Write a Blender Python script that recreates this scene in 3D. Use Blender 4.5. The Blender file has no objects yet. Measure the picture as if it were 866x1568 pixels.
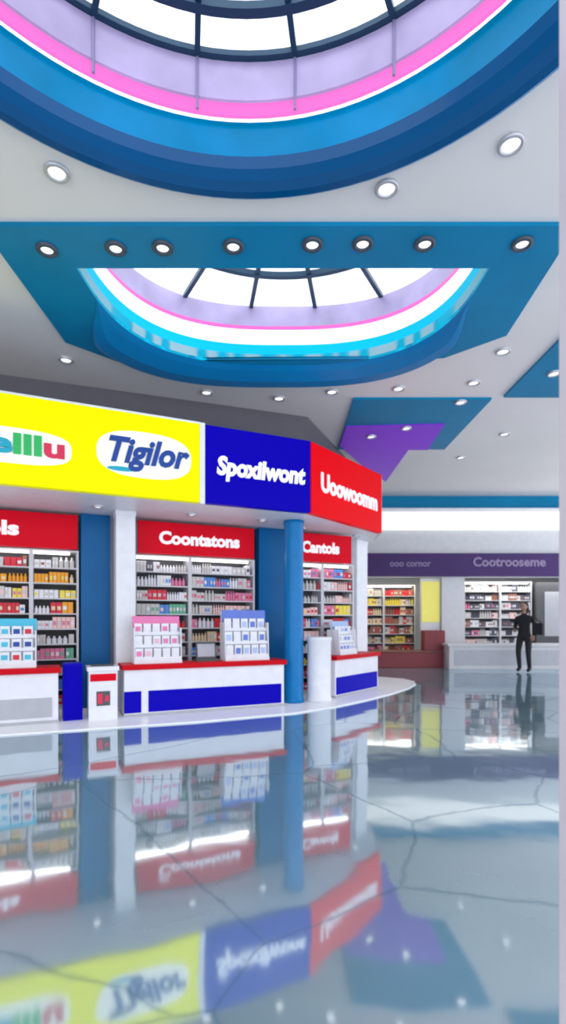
import bpy, bmesh, math, random
from mathutils import Vector, Matrix
random.seed(7)
scene = bpy.context.scene
scene.view_settings.view_transform = 'Standard'
scene.view_settings.look = 'None'
COL = scene.collection

# ------------------------------------------------------------------ materials
MATS = {}
def M(name, col, rough=.45, metal=0., emit=0., ecol=None, var=.06, vscale=6., coat=0., bump=0., spec=.5):
    if name in MATS: return MATS[name]
    m = bpy.data.materials.new(name); m.use_nodes = True
    nt = m.node_tree; b = nt.nodes['Principled BSDF']
    b.inputs['Roughness'].default_value = rough
    b.inputs['Metallic'].default_value = metal
    b.inputs['Coat Weight'].default_value = coat
    b.inputs['Specular IOR Level'].default_value = spec
    tc = nt.nodes.new('ShaderNodeTexCoord')
    nz = nt.nodes.new('ShaderNodeTexNoise'); nz.inputs['Scale'].default_value = vscale
    nz.inputs['Detail'].default_value = 4
    nt.links.new(tc.outputs['Object'], nz.inputs['Vector'])
    mr = nt.nodes.new('ShaderNodeMapRange')
    mr.inputs['From Min'].default_value = .3; mr.inputs['From Max'].default_value = .7
    mr.inputs['To Min'].default_value = 1-var; mr.inputs['To Max'].default_value = 1+var*.3
    nt.links.new(nz.outputs['Fac'], mr.inputs['Value'])
    mx = nt.nodes.new('ShaderNodeVectorMath'); mx.operation = 'SCALE'
    mx.inputs[0].default_value = col[:3]
    nt.links.new(mr.outputs['Result'], mx.inputs['Scale'])
    nt.links.new(mx.outputs['Vector'], b.inputs['Base Color'])
    if emit > 0:
        b.inputs['Emission Color'].default_value = (*(ecol or col)[:3], 1)
        b.inputs['Emission Strength'].default_value = emit
    if bump > 0:
        bp = nt.nodes.new('ShaderNodeBump'); bp.inputs['Strength'].default_value = bump
        nt.links.new(nz.outputs['Fac'], bp.inputs['Height'])
        nt.links.new(bp.outputs['Normal'], b.inputs['Normal'])
    MATS[name] = m
    return m

WHITE = M('white_laminate', (.83,.84,.88), .35, spec=.3)
WALLW = M('wall_paint', (.68,.69,.71), .6)
CEIL = M('ceiling_paint', (.82,.79,.77), .6, var=.05, vscale=.5)
TEAL = M('teal_paint', (.0,.23,.45), .4, var=.12, vscale=1.2, spec=.2)
LIPB = M('deep_blue_gloss', (.0,.08,.24), .15, var=.1, vscale=1., spec=.2)
LIPF = M('azure_gloss', (.0,.21,.50), .3, var=.12, vscale=1., spec=.25)
BLUEW = M('blue_glass_wall', (.0,.14,.36), .25, emit=.22, ecol=(0,.52,.85), var=.4, vscale=1.5, spec=.1)
CYANW = M('cyan_lit_wall', (.0,.33,.55), .6, emit=.42, ecol=(0,.72,.95), spec=.1, var=.1, vscale=1)
PINK = M('pink_neon_strip', (.3,.03,.17), .5, emit=.8, ecol=(1.,.20,.66), spec=.2)
LSTRIP = M('white_led_strip', (.5,.5,.5), .4, emit=.9, ecol=(.95,.93,1))
PALE = M('lavender_panel', (.45,.38,.62), .35, emit=.10, ecol=(.75,.65,1.), var=.3, vscale=2)
SEAM = M('panel_seam', (.25,.22,.4), .4)
STEEL = M('dark_blue_steel', (.01,.05,.10), .35, metal=.3)
PANE = M('frosted_skylight_glass', (.9,.92,.95), .3, emit=1.7, ecol=(.95,.98,1))
YEL = M('sign_yellow', (.84,.84,0), .4, emit=.25, ecol=(1,1,0), var=.02, spec=.05)
SBLUE = M('sign_blue', (.004,.0,.32), .4, emit=.18, ecol=(.0,.0,.62), var=.02, spec=.05)
SRED = M('sign_red', (.68,.0,.004), .4, emit=.22, ecol=(1.,.0,.01), var=.02, spec=.05)
HRED = M('header_red', (.62,.0,.012), .4, emit=.10, ecol=(1,.0,.03), var=.03, spec=.1)
TWHITE = M('letter_white', (.9,.9,.95), .4, emit=.25, ecol=(1,1,1), var=.02)
TNAVY = M('letter_navy', (.0,.05,.3), .4)
TCYAN = M('letter_teal', (.0,.4,.55), .4)
TGREEN = M('letter_green', (.02,.5,.12), .4)
TRED = M('letter_red', (.75,.02,.08), .4)
TPINK = M('letter_magenta', (.6,.05,.4), .4)
BLUECOL = M('column_blue', (.0,.12,.34), .35, var=.12, vscale=2, spec=.2)
CBLUE = M('counter_blue', (.003,.0,.40), .4, emit=.06, ecol=(0,0,.8), spec=.08)
CRED = M('counter_red', (.62,.002,.01), .4, spec=.1)
GREY = M('bulkhead_grey', (.12,.12,.14), .5)
LGREY = M('light_grey', (.45,.46,.5), .5)
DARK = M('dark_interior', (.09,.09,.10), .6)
SHELF = M('shelf_white', (.62,.62,.65), .4)
PURP = M('purple_sign', (.075,.04,.15), .5, spec=.15)
PURPC = M('purple_ceiling', (.20,.03,.60), .4, emit=.12, ecol=(.4,.05,1), spec=.2)
LAMP = M('lamp_disc', (1,1,1), .3, emit=1.6, ecol=(1,.97,.92))
CHROME = M('trim_metal', (.55,.55,.58), .35, metal=.5)
WARM = M('warm_panel', (.8,.75,.15), .5, emit=.25, ecol=(1,.9,.2))
SKIN = M('skin', (.38,.21,.15), .5)
CLOTH = M('black_cloth', (.012,.012,.016), .8)
HAIR = M('dark_hair', (.015,.01,.008), .6)
PRODS = [M('pack_%d'%i, c, .45, spec=.25) for i,c in enumerate([
 (.68,.04,.06),(.9,.38,.03),(.9,.72,.1),(.82,.82,.85),(.62,.60,.58),(.10,.28,.70),(.75,.22,.36),
 (.36,.15,.10),(.9,.6,.56),(.15,.45,.30),(.10,.10,.14),(.82,.66,.42)])]

def floor_mat():
    m = bpy.data.materials.new('polished_marble_floor'); m.use_nodes = True
    nt = m.node_tree; nt.nodes.clear(); N = nt.nodes.new; L = nt.links.new
    out = N('ShaderNodeOutputMaterial'); tc = N('ShaderNodeTexCoord')
    n1 = N('ShaderNodeTexNoise'); n1.inputs['Scale'].default_value = .6; n1.inputs['Detail'].default_value = 5
    L(tc.outputs['Object'], n1.inputs['Vector'])
    dis = N('ShaderNodeMixRGB'); dis.blend_type='LINEAR_LIGHT'; dis.inputs[0].default_value=.25
    L(tc.outputs['Object'], dis.inputs[1]); L(n1.outputs['Color'], dis.inputs[2])
    vo = N('ShaderNodeTexVoronoi'); vo.feature='DISTANCE_TO_EDGE'; vo.inputs['Scale'].default_value=.5
    L(dis.outputs[0], vo.inputs['Vector'])
    cr = N('ShaderNodeValToRGB'); cr.color_ramp.elements[0].position=0; cr.color_ramp.elements[0].color=(.60,.64,.70,1)
    cr.color_ramp.elements[1].position=.010; cr.color_ramp.elements[1].color=(1,1,1,1)
    L(vo.outputs['Distance'], cr.inputs[0])
    base = N('ShaderNodeValToRGB')
    base.color_ramp.elements[0].position=.3; base.color_ramp.elements[0].color=(.17,.30,.34,1)
    base.color_ramp.elements[1].position=.7; base.color_ramp.elements[1].color=(.28,.42,.47,1)
    L(n1.outputs['Fac'], base.inputs[0])
    mul = N('ShaderNodeMixRGB'); mul.blend_type='MULTIPLY'; mul.inputs[0].default_value=1
    L(base.outputs[0], mul.inputs[1]); L(cr.outputs[0], mul.inputs[2])
    df = N('ShaderNodeBsdfDiffuse'); L(mul.outputs[0], df.inputs[0])
    gl = N('ShaderNodeBsdfGlossy'); gl.inputs['Roughness'].default_value=.06
    gl.inputs['Color'].default_value=(.84,.90,.96,1)
    n2 = N('ShaderNodeTexNoise'); n2.inputs['Scale'].default_value=1.3
    L(tc.outputs['Object'], n2.inputs['Vector'])
    bp = N('ShaderNodeBump'); bp.inputs['Strength'].default_value=.03; bp.inputs['Distance'].default_value=.15
    L(n2.outputs['Fac'], bp.inputs['Height']); L(bp.outputs[0], gl.inputs['Normal'])
    fr = N('ShaderNodeFresnel'); fr.inputs['IOR'].default_value=1.5
    mr = N('ShaderNodeMapRange'); mr.inputs['To Min'].default_value=.46; mr.inputs['To Max'].default_value=.95
    L(fr.outputs[0], mr.inputs['Value'])
    vm = N('ShaderNodeMath'); vm.operation='MULTIPLY'; L(mr.outputs[0], vm.inputs[0]); L(cr.outputs[0], vm.inputs[1])
    mix = N('ShaderNodeMixShader'); L(vm.outputs[0], mix.inputs[0]); L(df.outputs[0], mix.inputs[1]); L(gl.outputs[0], mix.inputs[2])
    L(mix.outputs[0], out.inputs[0])
    return m
FLOOR = floor_mat()

# ------------------------------------------------------------------ frames and builders
class Frame:
    def __init__(s, o, u):
        l = math.hypot(*u); s.o=o; s.u=(u[0]/l,u[1]/l); s.b=(-s.u[1], s.u[0])
    def p(s, a, w): return (s.o[0]+s.u[0]*a+s.b[0]*w, s.o[1]+s.u[1]*a+s.b[1]*w)
    def mat(s, a=0, w=0, z=0):
        x,y = s.p(a,w)
        return Matrix(((s.u[0],s.b[0],0,x),(s.u[1],s.b[1],0,y),(0,0,1,z),(0,0,0,1)))
W = Frame((0,0),(1,0))
P0=(-3.46,6.40); P2=(.43,8.15); P3=(1.9,10.05)
F = Frame(P0,(.912,.410)); G = Frame(P2,(P3[0]-P2[0],P3[1]-P2[1]))
LF = 4.265; LG = 2.40

def empty(name, loc=(0,0,0), mat=None):
    e = bpy.data.objects.new(name, None); COL.objects.link(e)
    e.empty_display_size=.1
    if mat is not None: e.matrix_basis = mat
    else: e.location = loc
    return e

class B:
    def __init__(s, fr=W): s.fr=fr; s.v=[]; s.f=[]; s.m=[]; s.mats=[]; s.smooth=[]
    def mi(s, m):
        if m not in s.mats: s.mats.append(m)
        return s.mats.index(m)
    def box(s, a0,a1,w0,w1,z0,z1,m, tilt=0):
        i=len(s.v); k=s.mi(m)
        for z in (z0,z1):
            dw = tilt*(z-z0)
            for a,w in ((a0,w0),(a1,w0),(a1,w1),(a0,w1)): s.v.append((a,w+dw,z))
        for q in ((0,3,2,1),(4,5,6,7),(0,1,5,4),(1,2,6,5),(2,3,7,6),(3,0,4,7)):
            s.f.append([i+j for j in q]); s.m.append(k); s.smooth.append(False)
    def lathe(s, a,w, prof, m, n=20, cap=True, mlist=None):
        i=len(s.v); k=s.mi(m)
        for r,z in prof:
            for j in range(n):
                t=2*math.pi*j/n; s.v.append((a+r*math.cos(t), w+r*math.sin(t), z))
        for r in range(len(prof)-1):
            kk = s.mi(mlist[r]) if mlist else k
            for j in range(n):
                s.f.append([i+r*n+j, i+r*n+(j+1)%n, i+(r+1)*n+(j+1)%n, i+(r+1)*n+j]); s.m.append(kk); s.smooth.append(n>10)
        if cap:
            s.f.append([i+j for j in range(n)][::-1]); s.m.append(k); s.smooth.append(False)
            s.f.append([i+(len(prof)-1)*n+j for j in range(n)]); s.m.append(k); s.smooth.append(False)
    def prism(s, pts, z0, z1, m, mside=None):
        i=len(s.v); n=len(pts); k=s.mi(m); ks=s.mi(mside or m)
        for z in (z0,z1):
            for p in pts: s.v.append((p[0],p[1],z))
        s.f.append([i+j for j in range(n)][::-1]); s.m.append(k); s.smooth.append(False)
        s.f.append([i+n+j for j in range(n)]); s.m.append(k); s.smooth.append(False)
        for j in range(n):
            s.f.append([i+j,i+(j+1)%n,i+n+(j+1)%n,i+n+j]); s.m.append(ks); s.smooth.append(False)
    def strip(s, loopA, loopB, m, closed=True, smooth=True):
        i=len(s.v); n=len(loopA); k=s.mi(m)
        s.v += [tuple(p) for p in loopA] + [tuple(p) for p in loopB]
        for j in range(n if closed else n-1):
            s.f.append([i+j,i+(j+1)%n,i+n+(j+1)%n,i+n+j]); s.m.append(k); s.smooth.append(smooth)
    def bar(s, p, q, r, m):
        p=Vector(p); q=Vector(q); d=(q-p).normalized()
        up=Vector((0,0,1)) if abs(d.z)<.9 else Vector((1,0,0))
        x=d.cross(up).normalized()*r; y=d.cross(x).normalized()*r
        i=len(s.v); k=s.mi(m)
        for c in (p,q):
            for sx,sy in ((-1,-1),(1,-1),(1,1),(-1,1)): s.v.append(tuple(c+x*sx+y*sy))
        for f in ((0,3,2,1),(4,5,6,7),(0,1,5,4),(1,2,6,5),(2,3,7,6),(3,0,4,7)):
            s.f.append([i+j for j in f]); s.m.append(k); s.smooth.append(False)
    def done(s, name, parent=None, bevel=0, recenter=True, fixn=True):
        me = bpy.data.meshes.new(name)
        if recenter:
            xs=[v[0] for v in s.v]; ys=[v[1] for v in s.v]; zs=[v[2] for v in s.v]
            c=((min(xs)+max(xs))/2,(min(ys)+max(ys))/2,min(zs))
        else: c=(0,0,0)
        me.from_pydata([(v[0]-c[0],v[1]-c[1],v[2]-c[2]) for v in s.v],[],s.f)
        for m in s.mats: me.materials.append(m)
        for p,k,sm in zip(me.polygons,s.m,s.smooth): p.material_index=k; p.use_smooth=sm
        if fixn:
            bm=bmesh.new(); bm.from_mesh(me); bmesh.ops.recalc_face_normals(bm,faces=bm.faces); bm.to_mesh(me); bm.free()
        ob=bpy.data.objects.new(name,me); COL.objects.link(ob)
        ob.matrix_world = s.fr.mat(*c)
        if bevel:
            mo=ob.modifiers.new('bevel','BEVEL'); mo.width=bevel; mo.segments=2; mo.limit_method='ANGLE'
        if parent: setpar(ob,parent)
        return ob
def setpar(ob, par):
    mw = ob.matrix_world.copy()
    ob.parent = par
    pm = par.matrix_basis if par.parent is None else par.parent.matrix_basis @ par.matrix_basis
    ob.matrix_parent_inverse = pm.inverted()
    ob.matrix_basis = mw
def text(name, body, fr, a, w, z, size, mats, parent=None, width=None, bold=.012, shear=0., charm=None, ext=.008):
    c=bpy.data.curves.new(name,'FONT'); c.body=body; c.size=size; c.align_x='CENTER'; c.align_y='CENTER'
    c.extrude=ext; c.offset=bold; c.shear=shear; c.resolution_u=3
    for m in mats: c.materials.append(m)
    if charm:
        for i,k in enumerate(charm): c.body_format[i].material_index=k
    ob=bpy.data.objects.new(name,c); COL.objects.link(ob)
    x,y=fr.p(a,w); u=fr.u
    sx=1.
    if width:
        bpy.context.view_layer.update(); sx = width/max(ob.dimensions.x,.01)
    ob.matrix_world = Matrix(((u[0]*sx,0,u[1],x),(u[1]*sx,0,-u[0],y),(0,1,0,z),(0,0,0,1)))
    if parent: setpar(ob,parent)
    return ob
def curve_poly(name, loops, z, thick, mat):
    c=bpy.data.curves.new(name,'CURVE'); c.dimensions='2D'; c.fill_mode='BOTH'; c.extrude=thick/2
    for lp in loops:
        sp=c.splines.new('POLY'); sp.points.add(len(lp)-1)
        for i,p in enumerate(lp): sp.points[i].co=(p[0],p[1],0,1)
        sp.use_cyclic_u=True
    tmp=bpy.data.objects.new(name+'_c',c); COL.objects.link(tmp)
    bpy.context.view_layer.update()
    dg=bpy.context.evaluated_depsgraph_get()
    me=bpy.data.meshes.new_from_object(tmp.evaluated_get(dg)); me.name=name
    bpy.data.objects.remove(tmp)
    me.materials.clear(); me.materials.append(mat)
    ob=bpy.data.objects.new(name,me); COL.objects.link(ob); ob.location=(0,0,z+thick/2)
    return ob

# ------------------------------------------------------------------ room shell
XL,XR,YB,YF,H = -9., 10., 16., -3.5, 5.2
b=B(); b.box(XL,XR,YF,YB+3,-.1,0,FLOOR); b.done('floor')
b=B(); b.box(XL-.15,XL,YF,YB+3,0,6.4,WALLW); b.done('wall_left')
# right wall: out of view, window openings added to let in side light
b=B(); b.box(XR,XR+.15,YF,YB+3,0,.35,WALLW); b.box(XR,XR+.15,YF,YB+3,4.9,6.4,WALLW)
for y0 in (YF,.5,4.5,8.5,12.5,15.6): b.box(XR,XR+.15,y0,y0+(.4 if y0<15 else 3.4),.35,4.9,WALLW)
b.done('wall_right')
for k,(y0,y1) in enumerate(((YF+.4,.5),(.9,4.5),(4.9,8.5),(8.9,12.5),(12.9,15.6))):  # unseen frames filling the openings added for daylight
    b=B(); FR=M('window_frame',(.3,.32,.36),.4,metal=.4)
    b.box(XR+.04,XR+.1,y0,y1,.35,.42,FR); b.box(XR+.04,XR+.1,y0,y1,4.83,4.9,FR); b.box(XR+.04,XR+.1,y0,y1,2.5,2.56,FR)
    for q in (y0,(y0+y1)/2-.03,y1-.06): b.box(XR+.04,XR+.1,q,q+.06,.42,4.83,FR)
    b.done('window_%d'%(k+1))

def sgn_pow(v,p): return math.copysign(abs(v)**p, v)
C1=(-.28,2.0)
def circ(r,n=96,c=C1,z=None):
    pts=[(c[0]+r*math.cos(2*math.pi*i/n), c[1]+r*math.sin(2*math.pi*i/n)) for i in range(n)]
    return pts if z is None else [(p[0],p[1],z) for p in pts]
YD=5.58
def dcurve(a,bb,n,cx=0.,N=64,full=True):
    return [(cx+a*sgn_pow(math.cos(math.pi*i/N),2/n), YD+bb*sgn_pow(math.sin(math.pi*i/N),2/n)) for i in range(N+1)]
D2=dcurve(2.2,2.12,2.7)
def dz(z): return [(p[0],p[1],z) for p in D2]
curve_poly('ceiling',[[(XL,YF),(XR,YF),(XR,YB+3),(XL,YB+3)], circ(2.5), D2], H, .12, CEIL)
curve_poly('ceiling_panel_blue',[[(-2.88,4.98),(2.80,4.98),(2.95,6.9),(2.3,7.5),(-2.4,7.6),(-2.94,7.07)], D2], H-.04, .04, TEAL)
b=B(); b.box(3.72,6.6,6.1,8.82,H-.04,H,TEAL); b.done('ceiling_panel_blue.001')
b=B(); b.box(1.2,3.55,8.9,11.5,H-.04,H,TEAL); b.done('ceiling_panel_blue.002')
b=B(); b.prism([(1.22,10.1),(3.08,9.97),(3.18,11.47),(2.75,11.47),(2.77,14.1),(1.95,12.7),(1.22,11.2)],H-.06,H-.035,PURPC); b.done('ceiling_panel_purple')

# --- round skylight (near)
sk=empty('round_skylight',(C1[0],C1[1],H))
b=B()
prof=[(2.66,5.20),(2.655,5.15),(2.61,5.12),(2.54,5.12),(2.46,5.15),(2.40,5.20),(2.36,5.27)]
for k,((r0,z0),(r1,z1)) in enumerate(zip(prof,prof[1:])): b.strip(circ(r0,z=z0),circ(r1,z=z1),LIPF if k<2 else LIPB)
b.done('lower_lip',sk)
b=B()
b.strip(circ(2.36,z=5.27),circ(2.36,z=5.52),BLUEW)
b.strip(circ(2.36,z=5.52),circ(2.33,z=5.525),BLUEW)
b.strip(circ(2.33,z=5.525),circ(2.33,z=5.555),LSTRIP)
b.strip(circ(2.33,z=5.555),circ(2.31,z=5.56),PINK)
b.strip(circ(2.31,z=5.56),circ(2.31,z=5.665),PINK)
b.strip(circ(2.31,z=5.665),circ(2.29,z=5.67),PALE)
b.strip(circ(2.29,z=5.67),circ(2.29,z=6.03),PALE)
b.done('drum_wall',sk)
b=B()
b.strip(circ(2.30,z=6.03),circ(1.2,z=6.12),PANE)
b.strip(circ(1.2,z=6.12),circ(.02,z=6.2),PANE)
b.done('glazing',sk)
b=B()
def ringbar(b,c,r,z,h,t,m,n=96):
    b.strip(circ(r,n,c,z-h),circ(r,n,c,z+h),m); b.strip(circ(r-t,n,c,z-h),circ(r,n,c,z-h),m); b.strip(circ(r-t,n,c,z+h),circ(r-t,n,c,z-h),m)
ringbar(b,C1,2.29,6.005,.022,.05,STEEL)
ringbar(b,C1,1.99,6.02,.03,.07,STEEL)
ringbar(b,C1,1.1,6.1,.03,.06,STEEL)
ringbar(b,C1,.35,6.16,.03,.06,STEEL)
for i in range(18):
    t=math.radians(90+10.5+20*i); c,s_=math.cos(t),math.sin(t)
    b.bar((C1[0]+.3*c,C1[1]+.3*s_,6.15),(C1[0]+2.28*c,C1[1]+2.28*s_,6.0),.022,STEEL)
b.done('mullions',sk)
b=B()
for i in range(18):
    t=math.radians(90+10.5+20*i); c,s_=math.cos(t),math.sin(t)
    b.bar((C1[0]+2.285*c,C1[1]+2.285*s_,5.56),(C1[0]+2.285*c,C1[1]+2.285*s_,5.99),.010,SEAM)
b.done('panel_seams',sk)

# --- half-round skylight (far)
sk=empty('half_round_skylight',(0,6.5,H))
b=B()
b.strip(dz(5.16),dz(5.46),CYANW)
b.strip(dz(5.46),dz(5.68),LSTRIP)
b.strip(dz(5.68),dz(5.735),PINK)
b.strip(dz(5.735),dz(6.03),PALE)
b.done('drum_wall',sk)
b=B(); b.prism(D2,6.03,6.05,PANE); b.done('glazing',sk)
HUB=(0,5.0)
def inside(x,y): return y>YD and (abs(x)/2.2)**2.7+((y-YD)/2.12)**2.7<.97
b=B()
for deg in (-70,-50,-30,-10,10,30,50,70):
    t=math.radians(90+deg); c,s_=math.cos(t),math.sin(t)
    rs=[r*.02 for r in range(1,200) if inside(HUB[0]+c*r*.02,HUB[1]+s_*r*.02)]
    if rs: b.bar((HUB[0]+c*rs[0],HUB[1]+s_*rs[0],6.0),(HUB[0]+c*rs[-1],HUB[1]+s_*rs[-1],6.0),.028,STEEL)
for R in (1.97,1.2):
    arc=[]
    for k in range(181):
        t=math.pi*k/180; x,y=HUB[0]+R*math.cos(t),HUB[1]+R*math.sin(t)
        if inside(x,y): arc.append((x,y))
    for p,q in zip(arc,arc[1:]): b.bar((*p,6.0),(*q,6.0),.035,STEEL)
b.done('mullions',sk)
b=B()
N=64; I=D2; O=dcurve(2.62,2.75,2.9,-.12)
rows=[]
for f,zz in ((0,5.16),(.15,5.12),(.5,5.06),(.85,5.07),(1.,5.12),(1.,5.2)):
    row=[]
    for i in range(N+1):
        s_=math.sin(math.pi*i/N); k=min(1,max(0,(s_-.12)/.35)); k=k*k*(3-2*k)
        p,q=I[i],O[i]
        row.append((p[0]+(q[0]-p[0])*f*k, p[1]+(q[1]-p[1])*f*k, 5.16+(zz-5.16)*k))
    rows.append(row)
for r0,r1 in zip(rows,rows[1:]): b.strip(r0,r1,LIPF,closed=False)
b.done('lower_lip',sk)

# --- downlights
def px(x,y,z):  # photo position -> place on a horizontal plane (measuring aid)
    d=(z-1.4)*800/(950-y); return (x-433)/800*d, d
dl_white=[(87,262),(592,287),(782,219),(101,550),(316,600),(427,609),(508,599),(610,594),(725,585),(770,537),(772,664),(705,700)]
dl_blue=[(72,381),(177,379),(249,378),(357,376),(478,373),(555,372),(650,372),(799,372)]
dl_p=[(568,668),(622,655),(705,617),(848,573)]
RIMD = M('dark_rim', (.05,.07,.10), .4)
def downlight(x,y,z,r,par=None,rim=None):
    b=B(); rm=rim or CHROME; k=.62 if rim else .72
    b.lathe(0,0,[(r*1.0,z+.0),(r*1.0,z-.02),(r*.9,z-.03),(r*k,z-.028),(r*(k-.06),z-.012)],rm,n=24,cap=False)
    b.lathe(0,0,[(r*(k-.06),z-.012),(r*.01,z-.012)],LAMP,n=24,cap=False)
    for i,v in enumerate(b.v): b.v[i]=(v[0]+x,v[1]+y,v[2])
    b.done('recessed_downlight',par,fixn=False)
for p in dl_white: x,y=px(*p,H); downlight(x,y,H,.105)
for p in dl_blue: x,y=px(*p,H-.04); downlight(x,y,H-.04,.105,None,RIMD)
for p in dl_p: x,y=px(*p,H-.06); downlight(x,y,H-.04 if p[1]<650 and p[0]!=622 else H-.06,.10)

# ------------------------------------------------------------------ kiosk shell
S0=-4.2
pl=[(-7.9,4.35),(-3.46,6.3),(-1.2,7.14),(.17,7.82),(.8,8.35),(1.45,9.1),(2.1,9.95),(2.6,10.75),(2.9,11.4),(2.98,11.9),(2.85,12.4),(2.4,12.8),(1.6,12.95),(-8.6,7.3)]
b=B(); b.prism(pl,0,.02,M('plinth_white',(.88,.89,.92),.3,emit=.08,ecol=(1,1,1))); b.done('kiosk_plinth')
kio=empty('retail_kiosk',mat=F.mat(2,1,.02))
roof=[F.p(S0,.1),F.p(LF,.1),G.p(LG,.1),(1.93,11.2),(1.5,12.2),F.p(S0,2.4)]
b=B(); b.prism(roof,3.08,3.14,WHITE); b.prism(roof,4.06,4.13,LGREY); b.done('canopy_roof',kio)
b=B(F); b.box(S0,2.50,0,.12,3.08,4.2,YEL); b.done('fascia_yellow',kio,.01)
b=B(F); b.box(2.50,2.57,-.015,.12,3.06,4.21,WHITE); b.box(S0,2.5,-.012,.12,4.19,4.215,WHITE); b.done('fascia_trim',kio)
b=B(F); b.box(2.57,LF,0,.12,3.08,4.2,SBLUE); b.done('fascia_blue',kio,.01)
b=B(G); b.box(0.02,LG,0,.12,3.08,4.2,SRED); b.done('fascia_red',kio,.01)
e=Frame(P3,(1.95-P3[0],11.2-P3[1]))
b=B(e); b.box(0,1.1,0.0,.1,3.09,4.2,WALLW); b.done('fascia_end',kio)
def blob(fr,a,z,wd,ht,n=2.6,name='logo_badge',m=WHITE,w=0):
    N=40; b=B(fr); i=0
    pts=[(a+wd/2*sgn_pow(math.cos(2*math.pi*k/N),2/n), z+ht/2*sgn_pow(math.sin(2*math.pi*k/N),2/n)) for k in range(N)]
    b.v=[(p[0],-.02+w,p[1]) for p in pts]+[(p[0],.0+w,p[1]) for p in pts]
    k0=b.mi(m); b.f=[list(range(N)),list(range(2*N-1,N-1,-1))]+[[k,(k+1)%N,N+(k+1)%N,N+k] for k in range(N)]
    b.m=[k0]*(N+2); b.smooth=[False]*(N+2)
    b.done(name,kio)
BW=M('badge_white',(.9,.9,.80),.4,emit=.25,ecol=(1,1,.85))
blob(F,1.74,3.64,1.26,.62,2.6,m=BW); blob(F,-.02,3.56,1.66,.44,3.2,m=BW); blob(F,-2.4,3.6,1.6,.55,3,m=BW)
text('sign_lettering','Tigilor',F,1.74,-.03,3.66,.46,[TNAVY],kio,1.08,.016,.3)
blob(F,1.42,3.42,.36,.06,2,'badge_swoosh',TCYAN,-.012)
text('sign_lettering','oelllu',F,.16,-.03,3.57,.34,[TPINK,TRED,TGREEN,TCYAN],kio,1.15,.014,0,[0,3,2,2,2,1])
text('sign_lettering','Amoli',F,-2.4,-.03,3.6,.42,[TRED],kio,1.2,.012)
text('sign_lettering','Spoxilwont',F,3.44,-.02,3.62,.36,[TWHITE],kio,1.42,.016,.12)
text('sign_lettering','Uoowoomm',G,1.22,-.02,3.60,.42,[TWHITE],kio,1.9,.014)
b=B(F); b.box(S0,6.1,1.98,2.06,.02,3.08,WALLW); b.done('rear_partition',kio)
b=B(F); b.box(1.0,1.44,1.5,1.95,.02,3.08,BLUECOL); b.done('pilaster_blue',kio,.01)
b=B(F); b.box(4.0,4.58,1.5,1.95,.02,3.08,BLUECOL); b.done('pilaster_blue_2',kio,.01)
def col_box(name,fr,a0,a1,w0,w1,m,z1=3.08,z0=.02):
    b=B(fr); b.box(a0,a1,w0,w1,z0,z1,m); b.box(a0-.015,a1+.015,w0-.015,w1+.015,z0,.14,m); b.box(a0-.01,a1+.01,w0-.01,w1+.01,z1-.08,z1,m)
    return b.done(name,None,.012)
col_box('white_column',F,1.47,1.76,1.0,1.28,WHITE)
col_box('white_column',G,2.75,3.2,.74,1.02,WHITE)
b=B(F)
CB=M('column_blue_bright',(.0,.19,.50),.25,var=.1,spec=.25)
b.lathe(4.325,.74,[(.18,.02),(.18,.08),(.165,.10),(.165,3.0),(.175,3.02),(.175,3.08)],CB,n=28); b.done('blue_round_column')
for a in (-2.2,-.4,1.2,2.6,3.8):
    x,y=F.p(a,.85); downlight(x,y,3.08,.08,kio)
x,y=G.p(1.0,.9); downlight(x,y,3.08,.08,kio)
x,y=G.p(2.3,.5); downlight(x,y,3.08,.08,kio)

# ------------------------------------------------------------------ counters
def counter(fr,a0,a1,w0,w1,panel=True,z0=.02):
    b=B(fr)
    b.box(a0,a1,w0,w1,z0,.69,WHITE)
    b.box(a0-.03,a1+.03,w0-.05,w1,.69,.765,CRED)
    b.box(a0-.01,a1+.01,w0-.012,w1-.01,z0,.055,LGREY)
    if panel: b.box(a0+(.34 if a1-a0>2 else .03),a1-.05,w0-.012,w0+.02,.07,.38,CBLUE)
    if panel and a1-a0>2: b.box(a0+.0,a0+.24,w0-.012,w0+.02,.07,.38,CBLUE)
    return b.done('service_counter',None,.008)
counter(F,1.52,4.02,.46,.92)
c1=counter(F,-3.4,.66,.46,.92,False)
b=B(F); b.box(-3.3,.58,.44,.46,.10,.36,LGREY); b.done('kick_panel',c1)
counter(G,1.2,2.82,.30,.68)
b=B(F); b.box(.72,.97,.50,.92,.02,.80,CBLUE); b.box(.735,.955,.49,.5,.06,.76,SBLUE); b.done('blue_cabinet',None,.01)
b=B(F); b.box(1.04,1.42,.36,.70,.02,.70,WHITE); b.box(1.02,1.44,.34,.72,.70,.76,WHITE); b.box(1.06,1.40,.35,.36,.56,.66,HRED)
b.box(1.14,1.32,.35,.36,.22,.42,DARK); b.box(1.155,1.22,.343,.35,.25,.39,TRED); b.box(1.25,1.30,.343,.35,.28,.36,TRED)
b.box(1.08,1.38,.42,.64,.76,.775,DARK); b.done('promotional_bin',None,.01)
b=B(); b.lathe(.62,8.97,[(.22,.0),(.22,.05),(.205,.07),(.205,1.02),(.22,1.05),(.22,1.09),(.2,1.1)],WHITE,n=28)
b.v=[(v[0],v[1],v[2]+.02) for v in b.v]; b.done('white_pedestal')

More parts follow.
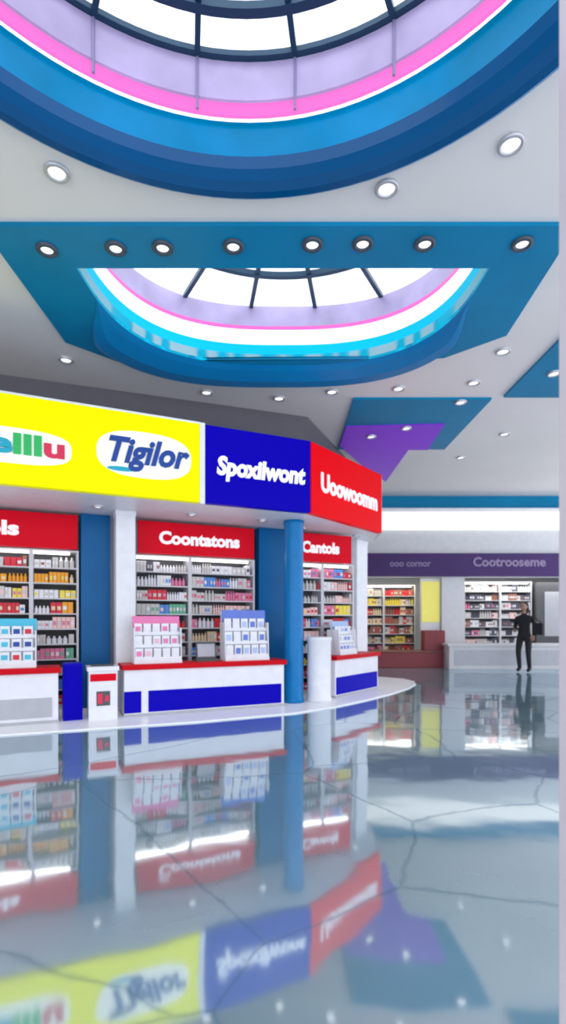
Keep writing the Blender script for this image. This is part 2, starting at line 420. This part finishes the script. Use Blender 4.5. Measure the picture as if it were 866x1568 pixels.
# ------------------------------------------------------------------ shelf units with goods
def goods(b,a0,a1,w0,w1,z0,hmax,pal):
    a=a0+.01
    while a<a1-.05:
        wd=random.uniform(.04,.085); n=random.randint(2,5); m=random.choice(pal); h=hmax*random.uniform(.62,.97)
        kind=random.random()
        for _ in range(n):
            if a+wd>a1: break
            if kind<.65: b.box(a,a+wd*.92,w0,w1,z0,z0+h,m); b.box(a+wd*.15,a+wd*.77,w0-.003,w0,z0+h*.3,z0+h*.65,random.choice(pal))
            else:
                r=wd*.44; b.lathe(a+wd/2,w0+r,[(r,z0),(r,z0+h*.65),(r*.45,z0+h*.8),(r*.45,z0+h)],m,n=8)
            a+=wd
        a+=random.choice((0,0,.012))
def shelf_unit(fr,a0,a1,w0,w1,ztop,pals,headers=True,div=(),zb=.02,light=True,step=.235,name='product_shelf'):
    par=empty(name,mat=fr.mat((a0+a1)/2,w0,zb))
    b=B(fr); t=.03
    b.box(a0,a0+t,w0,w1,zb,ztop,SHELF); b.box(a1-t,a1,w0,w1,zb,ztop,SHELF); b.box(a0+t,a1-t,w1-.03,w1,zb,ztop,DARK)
    b.box(a0,a1,w0,w1,ztop,ztop+.03,SHELF)
    for d in div: b.box(d-.03,d+.03,w0-.005,w1-.03,zb,ztop,SHELF)
    zs=[]; z=zb+.08
    while z<ztop-.15: zs.append(z); z+=step
    for z in zs: b.box(a0+t,a1-t,w0,w1-.03,z-.02,z,SHELF)
    b.done('frame',par)
    b=B(fr)
    eds=[a0+t]+[x for d in div for x in (d-.03,d+.03)]+[a1-t]
    for i,z in enumerate(zs):
        pal=[PRODS[k] for k in pals[i%len(pals)]]
        for e0,e1 in zip(eds[::2],eds[1::2]): goods(b,e0,e1,w0+.03,w0+.2,z,step-.05,pal)
    b.done('goods',par)
    if light:
        b=B(fr); b.box(a0+t,a1-t-.1,w0+.0,w0+.05,ztop-.04,ztop-.002,M('shelf_light',(1,1,1),.3,emit=6,ecol=(1,.98,.94))); b.done('light_strip',par)
    return par
PAL1=[(3,4,7,0),(10,2,0,6,5),(1,3,10,4,2),(3,8,6,0,9),(3,1,4,11,5),(3,6,8,4),(0,1,3,11,5),(4,2,6,3,8),(2,1,11,1)]
PAL2=[(3,4,7,10),(3,5,4,10,2),(0,3,4,10),(3,4,5,6,2),(0,3,4,11,5),(0,6,3,4),(3,5,4,8,9),(6,3,4,0),(3,6,5,4,2)]
PAL3=[(0,3,4,8),(0,6,3,5),(3,8,6,0,2),(6,3,4,8)]
s1=shelf_unit(F,-2.6,.97,1.52,1.93,2.46,PAL1,div=(-.6,.30))
s2=shelf_unit(F,1.82,3.92,1.52,1.93,2.46,PAL2,div=(2.74,))
s3=shelf_unit(F,4.64,6.0,1.52,1.93,2.46,PAL3,div=(5.3,))
for (a0,a1,par,tx,wd,tc_) in ((-2.6,.95,s1,'Coontols',1.5,-.61),(1.86,3.88,s2,'Coontatons',1.40,2.9),(4.7,5.9,s3,'Cantols',.8,5.22)):
    b=B(F); b.box(a0,a1,1.44,1.5,2.50,3.03,HRED); b.box(a0,a1,1.5,1.9,2.52,3.0,WHITE); b.done('header_sign',par,.008)
    text('header_lettering',tx,F,tc_,1.435,2.76,.28,[TWHITE],par,wd,.012)

# ------------------------------------------------------------------ counter-top displays
def display(fr,a,w,z,wd,ht,mh,mp):
    b=B(fr)
    b.box(a-wd/2,a+wd/2,w,w+.30,z,z+.05,WHITE)
    b.box(a-wd/2,a+wd/2,w+.10,w+.13,z+.05,z+ht*.98,WHITE,tilt=.22)
    tiers=3
    for i in range(tiers):
        zz=z+.05+i*ht*.26; ww=w+.02+i*.055
        b.box(a-wd/2+.01,a+wd/2-.01,ww-.012,ww,zz,zz+.05,WHITE)
        n=5; cw=(wd-.04)/n
        for k in range(n):
            x0=a-wd/2+.02+k*cw
            b.box(x0,x0+cw*.82,ww,ww+.02,zz+.01,zz+ht*.25,WHITE); b.box(x0+cw*.12,x0+cw*.68,ww-.004,ww,zz+.06,zz+ht*.19,random.choice(mp))
    b.box(a-wd/2,a+wd/2,w+.185,w+.20,z+ht*.76,z+ht,mh,tilt=.1)
    b.box(a-wd/2,a-wd/2+.015,w+.02,w+.28,z+.05,z+ht*.75,WHITE,tilt=.05); b.box(a+wd/2-.015,a+wd/2,w+.02,w+.28,z+.05,z+ht*.75,WHITE,tilt=.05)
    b.done('countertop_display',None,.004)
PKP=M('card_pink',(.85,.2,.45),.4); BLP=M('card_blue',(.12,.2,.65),.4); CYP=M('card_cyan',(.05,.5,.7),.4); DKR=PRODS[0]; WB=PRODS[3]; LB=M('card_paleblue',(.45,.55,.85),.4); LP=M('card_palepink',(.85,.5,.6),.4)
display(F,2.02,.52,.765,.70,.70,PKP,[PKP,LP,WB,WB])
display(F,3.42,.52,.765,.74,.80,BLP,[BLP,LB,WB,LB])
display(F,.02,.52,.765,.74,.66,CYP,[CYP,DKR,TNAVY])
display(F,-1.4,.52,.765,.72,.64,PKP,[CYP,DKR,PRODS[2]])
display(G,1.75,.34,.765,.60,.62,M('card_lightblue',(.35,.5,.8),.4),[BLP,WB,LB])
b=B(F); b.box(2.62,2.98,.62,.84,.765,.80,DARK); b.box(2.64,2.96,.72,.75,.80,1.06,DARK,tilt=.15); b.box(2.66,2.94,.715,.722,.83,1.03,LGREY,tilt=.15); b.done('till_screen',None,.005)

# ------------------------------------------------------------------ bulkhead above kiosk
bp=[(-8.9,6.52),(-4.4,8.05),(.45,9.75),(1.45,12.15)]
b=B(); off=[(p[0],p[1]+.12) for p in bp]
off[-1]=(1.3,12.2); off[-2]=(.36,9.95)
b.prism(bp+off[::-1],4.14,H,GREY); b.done('bulkhead')

# ------------------------------------------------------------------ far wall and shops
b=B()
b.box(XL,2.1,YB,YB+.2,0,H,WALLW)
b.box(2.1,XR,YB,YB+.2,2.72,H,WALLW)
b.box(4.86,5.56,YB,YB+.2,0,2.72,WALLW)
b.box(XL,XR,YB+2.8,YB+3,0,2.9,WALLW)
b.done('wall_back')
b=B(); b.box(1.2,XR-.02,YB-.05,YB-.0,4.78,H,TEAL); b.done('trim_1')
b=B(); b.box(1.2,XR-.02,YB-.30,YB-.002,4.70,4.78,WHITE); b.box(1.2,XR-.02,YB-.12,YB-.003,4.16,4.70,M('cove_light',(.6,.6,.6),.4,emit=.75,ecol=(1,.98,.9))); b.done('cove_light')
b=B(); b.box(1.6,XR-.05,YB-.16,YB-.003,2.74,3.44,PURP); so=b.done('shop_fascia_sign',None,.01)
LIL=M('letter_lilac',(.28,.21,.38),.5)
text('sign_lettering','ooo cornor',W,3.85,YB-.17,3.12,.28,[LIL],so,1.25,.006)
text('sign_lettering','Cootrooseme',W,6.85,YB-.17,3.16,.38,[LIL],so,2.2,.012)
shelf_unit(W,2.2,4.2,YB+.6,YB+1.0,2.5,[(0,7,11,4),(7,11,0,6),(11,2,7,4),(7,4,0,11)],zb=0,step=.30,name='shop_shelf',div=(3.2,))
shelf_unit(W,5.75,7.9,YB+.6,YB+1.0,2.6,[(3,4,10,6),(7,3,4,10),(3,4,10,8)],zb=0,step=.28,name='shop_shelf',div=(6.9,))
b=B(); b.box(4.28,4.82,YB+.1,YB+.14,1.35,2.6,WARM); b.box(4.25,4.85,YB+.14,YB+.18,.4,2.7,WHITE); b.done('yellow_poster_panel',None,.005)
b=B(); b.box(2.15,4.82,YB-.5,YB-.02,0,.45,M('dark_red_panel',(.25,.03,.04),.5)); b.box(2.12,4.85,YB-.53,YB-.02,.45,.5,M('brown_top',(.2,.08,.05),.4))
b.box(4.2,4.82,YB-.46,YB-.05,.5,1.1,M('dark_red_panel',(.25,.03,.04))); b.done('shop_counter_red',None,.01)
SCW=M('shop_counter_grey',(.60,.61,.63),.4)
b=B(); b.box(4.75,8.9,YB-1.05,YB-.55,0,.66,SCW); b.box(4.7,8.95,YB-1.1,YB-.5,.66,.73,SCW); b.box(4.9,8.8,YB-1.06,YB-1.05,.12,.55,LGREY); b.done('shop_counter_white',None,.01)
b=B(); b.box(8.0,9.6,YB+.5,YB+.9,0,2.6,DARK); b.box(8.25,8.8,YB+.48,YB+.5,.9,2.3,LGREY); b.done('dark_shop_interior',None,.01)  # dark block put in for the dark grey shop interior
for i,(x,wx) in enumerate(((3.5,2.4),(7.6,3.8))):
    l=bpy.data.lights.new('shop_lamp','AREA'); l.shape='RECTANGLE'; l.size=wx; l.size_y=.35; l.energy=12*wx; l.color=(1,.9,.62) if i==0 else (1,.97,.92)
    lo=bpy.data.objects.new('shop_lamp',l); COL.objects.link(lo); lo.location=(x,YB+.38,2.85)
b=B(); b.box(2.1,XR,YB+.2,YB+2.8,2.9,2.95,WALLW); b.done('shop_ceiling')

# ------------------------------------------------------------------ entrance portal next to the viewpoint
PM=M('portal_white',(.66,.60,.66),.4)
b=B()
b.box(.594,.84,.95,1.13,0,2.85,PM); b.box(-1.9,-1.65,.95,1.13,0,2.85,PM); b.box(-1.9,.84,.95,1.13,2.85,3.05,PM)
b.box(.594,.85,.94,1.13,0,.1,PM); b.done('door_1',None,.006)

# ------------------------------------------------------------------ person
def skin(name,verts,edges,rad,mat,par,root=0,sub=2):
    me=bpy.data.meshes.new(name); me.from_pydata(verts,edges,[]); me.materials.append(mat)
    ob=bpy.data.objects.new(name,me); COL.objects.link(ob)
    mo=ob.modifiers.new('skin','SKIN'); mo.use_smooth_shade=True
    sv=me.skin_vertices[0].data
    for i,r in enumerate(rad): sv[i].radius=(r if isinstance(r,tuple) else (r,r)); sv[i].use_root=(i==root)
    m2=ob.modifiers.new('sub','SUBSURF'); m2.levels=sub; m2.render_levels=sub
    ob.parent=par
    return ob
per=empty('standing_person')
V=[(0,0,.95),(0,0,1.08),(0,.0,1.25),(0,.01,1.40),(0,.0,1.50),(0,-.005,1.57),
   (.10,0,.90),(.11,-.03,.50),(.12,.02,.09),(.13,-.12,.035),
   (-.10,.0,.90),(-.10,-.10,.52),(-.08,-.06,.10),(-.08,-.20,.04),
   (.18,.01,1.41),(.25,.03,1.16),(.27,-.10,.98),
   (-.18,.01,1.41),(-.24,.05,1.15),(-.16,-.16,1.06)]
E=[(0,1),(1,2),(2,3),(3,4),(4,5),(0,6),(6,7),(7,8),(8,9),(0,10),(10,11),(11,12),(12,13),(3,14),(14,15),(15,16),(3,17),(17,18),(18,19)]
R=[(.15,.11),(.125,.095),(.145,.105),(.15,.10),.06,.05,.095,.065,.048,.04,.095,.065,.048,.04,.06,.046,.034,.06,.046,.034]
skin('clothed_body',V,E,R,CLOTH,per)
skin('neck',[(0,-.005,1.5),(0,-.012,1.62)],[(0,1)],[.052,.05],SKIN,per)
def hand(name,p,d,side):
    p=Vector(p); d=Vector(d).normalized(); x=d.cross(Vector((0,0,1))).normalized() if abs(d.z)<.9 else Vector((0,1,0))
    n=d.cross(x).normalized()
    vs=[p,p+d*.05,p+d*.09]; es=[(0,1),(1,2)]; rs=[.028,(.036,.02),(.038,.018)]
    for k,(o,l) in enumerate(((-.03,.065),(-.01,.078),(.01,.072),(.03,.055))):
        i=len(vs); q=p+d*.09+x*o; vs+= [q, q+d*l*.5+n*.008, q+d*l*.9+n*.03]; es+=[(2,i),(i,i+1),(i+1,i+2)]; rs+=[.011,.010,.008]
    i=len(vs); q=p+d*.035+x*.034*side; vs+=[q,q+x*.025*side+d*.03,q+x*.03*side+d*.06+n*.01]; es+=[(1,i),(i,i+1),(i+1,i+2)]; rs+=[.014,.012,.009]
    skin(name,[tuple(v) for v in vs],es,rs,SKIN,per,0,1)
hand('hand_left',(.27,-.12,.965),(0,-.5,-.8),1)
hand('hand_right',(-.15,-.18,1.07),(.5,-.7,.3),1)
def ell(name,c,r,mat,seg=20):
    bm=bmesh.new(); bmesh.ops.create_uvsphere(bm,u_segments=seg,v_segments=seg//2+2,radius=1)
    for v in bm.verts:
        x,y,z=v.co
        if name=='head' and z<0: x*=1-.25*(-z); y=y*(1-.1*(-z))
        v.co=Vector((x*r[0]+c[0],y*r[1]+c[1],z*r[2]+c[2]))
    me=bpy.data.meshes.new(name); bm.to_mesh(me); bm.free(); me.materials.append(mat)
    for p in me.polygons: p.use_smooth=True
    ob=bpy.data.objects.new(name,me); COL.objects.link(ob); ob.parent=per
ell('head',(0,-.02,1.71),(.078,.098,.118),SKIN)
ell('nose',(0,-.12,1.695),(.012,.018,.022),SKIN,10)
for s_ in (-1,1):
    ell('eye',(s_*.03,-.106,1.72),(.012,.008,.007),DARK,10); ell('ear',(s_*.078,-.015,1.705),(.010,.02,.03),SKIN,10)
ell('mouth',(0,-.105,1.655),(.022,.008,.006),TRED,10)
ell('hair',(0,.018,1.750),(.094,.104,.108),HAIR); ell('hair_back',(0,.06,1.64),(.095,.06,.14),HAIR,14)
b=B(); b.box(.22,.46,-.12,-.02,1.02,1.32,CLOTH); b.bar((.26,-.07,1.32),(.20,-.02,1.50),.012,CLOTH); b.bar((.42,-.07,1.32),(.20,.0,1.50),.012,CLOTH)
hb=b.done('shoulder_bag',None,.02); hb.parent=per; hb.location=(.33,-.04,.98)
sc=1.92/1.85
per.scale=(sc*1.1,sc,sc); per.location=(6.55,14.2,0); per.rotation_euler=(0,0,math.radians(-50))

# ------------------------------------------------------------------ world, camera
w=bpy.data.worlds.new('world'); scene.world=w; w.use_nodes=True
nt=w.node_tree; bg=nt.nodes['Background']; bg.inputs[0].default_value=(.90,.92,1,1); bg.inputs[1].default_value=2.85
cam=bpy.data.cameras.new('camera'); co=bpy.data.objects.new('camera',cam); COL.objects.link(co)
co.location=(0,0,1.4); co.rotation_euler=(math.radians(90),0,0)
cam.sensor_fit='HORIZONTAL'; cam.sensor_width=36; cam.lens=36*800/866; cam.shift_y=166/866
cam.clip_start=.05
cam.dof.use_dof=True; cam.dof.focus_distance=2.6; cam.dof.aperture_fstop=3.4
scene.camera=co
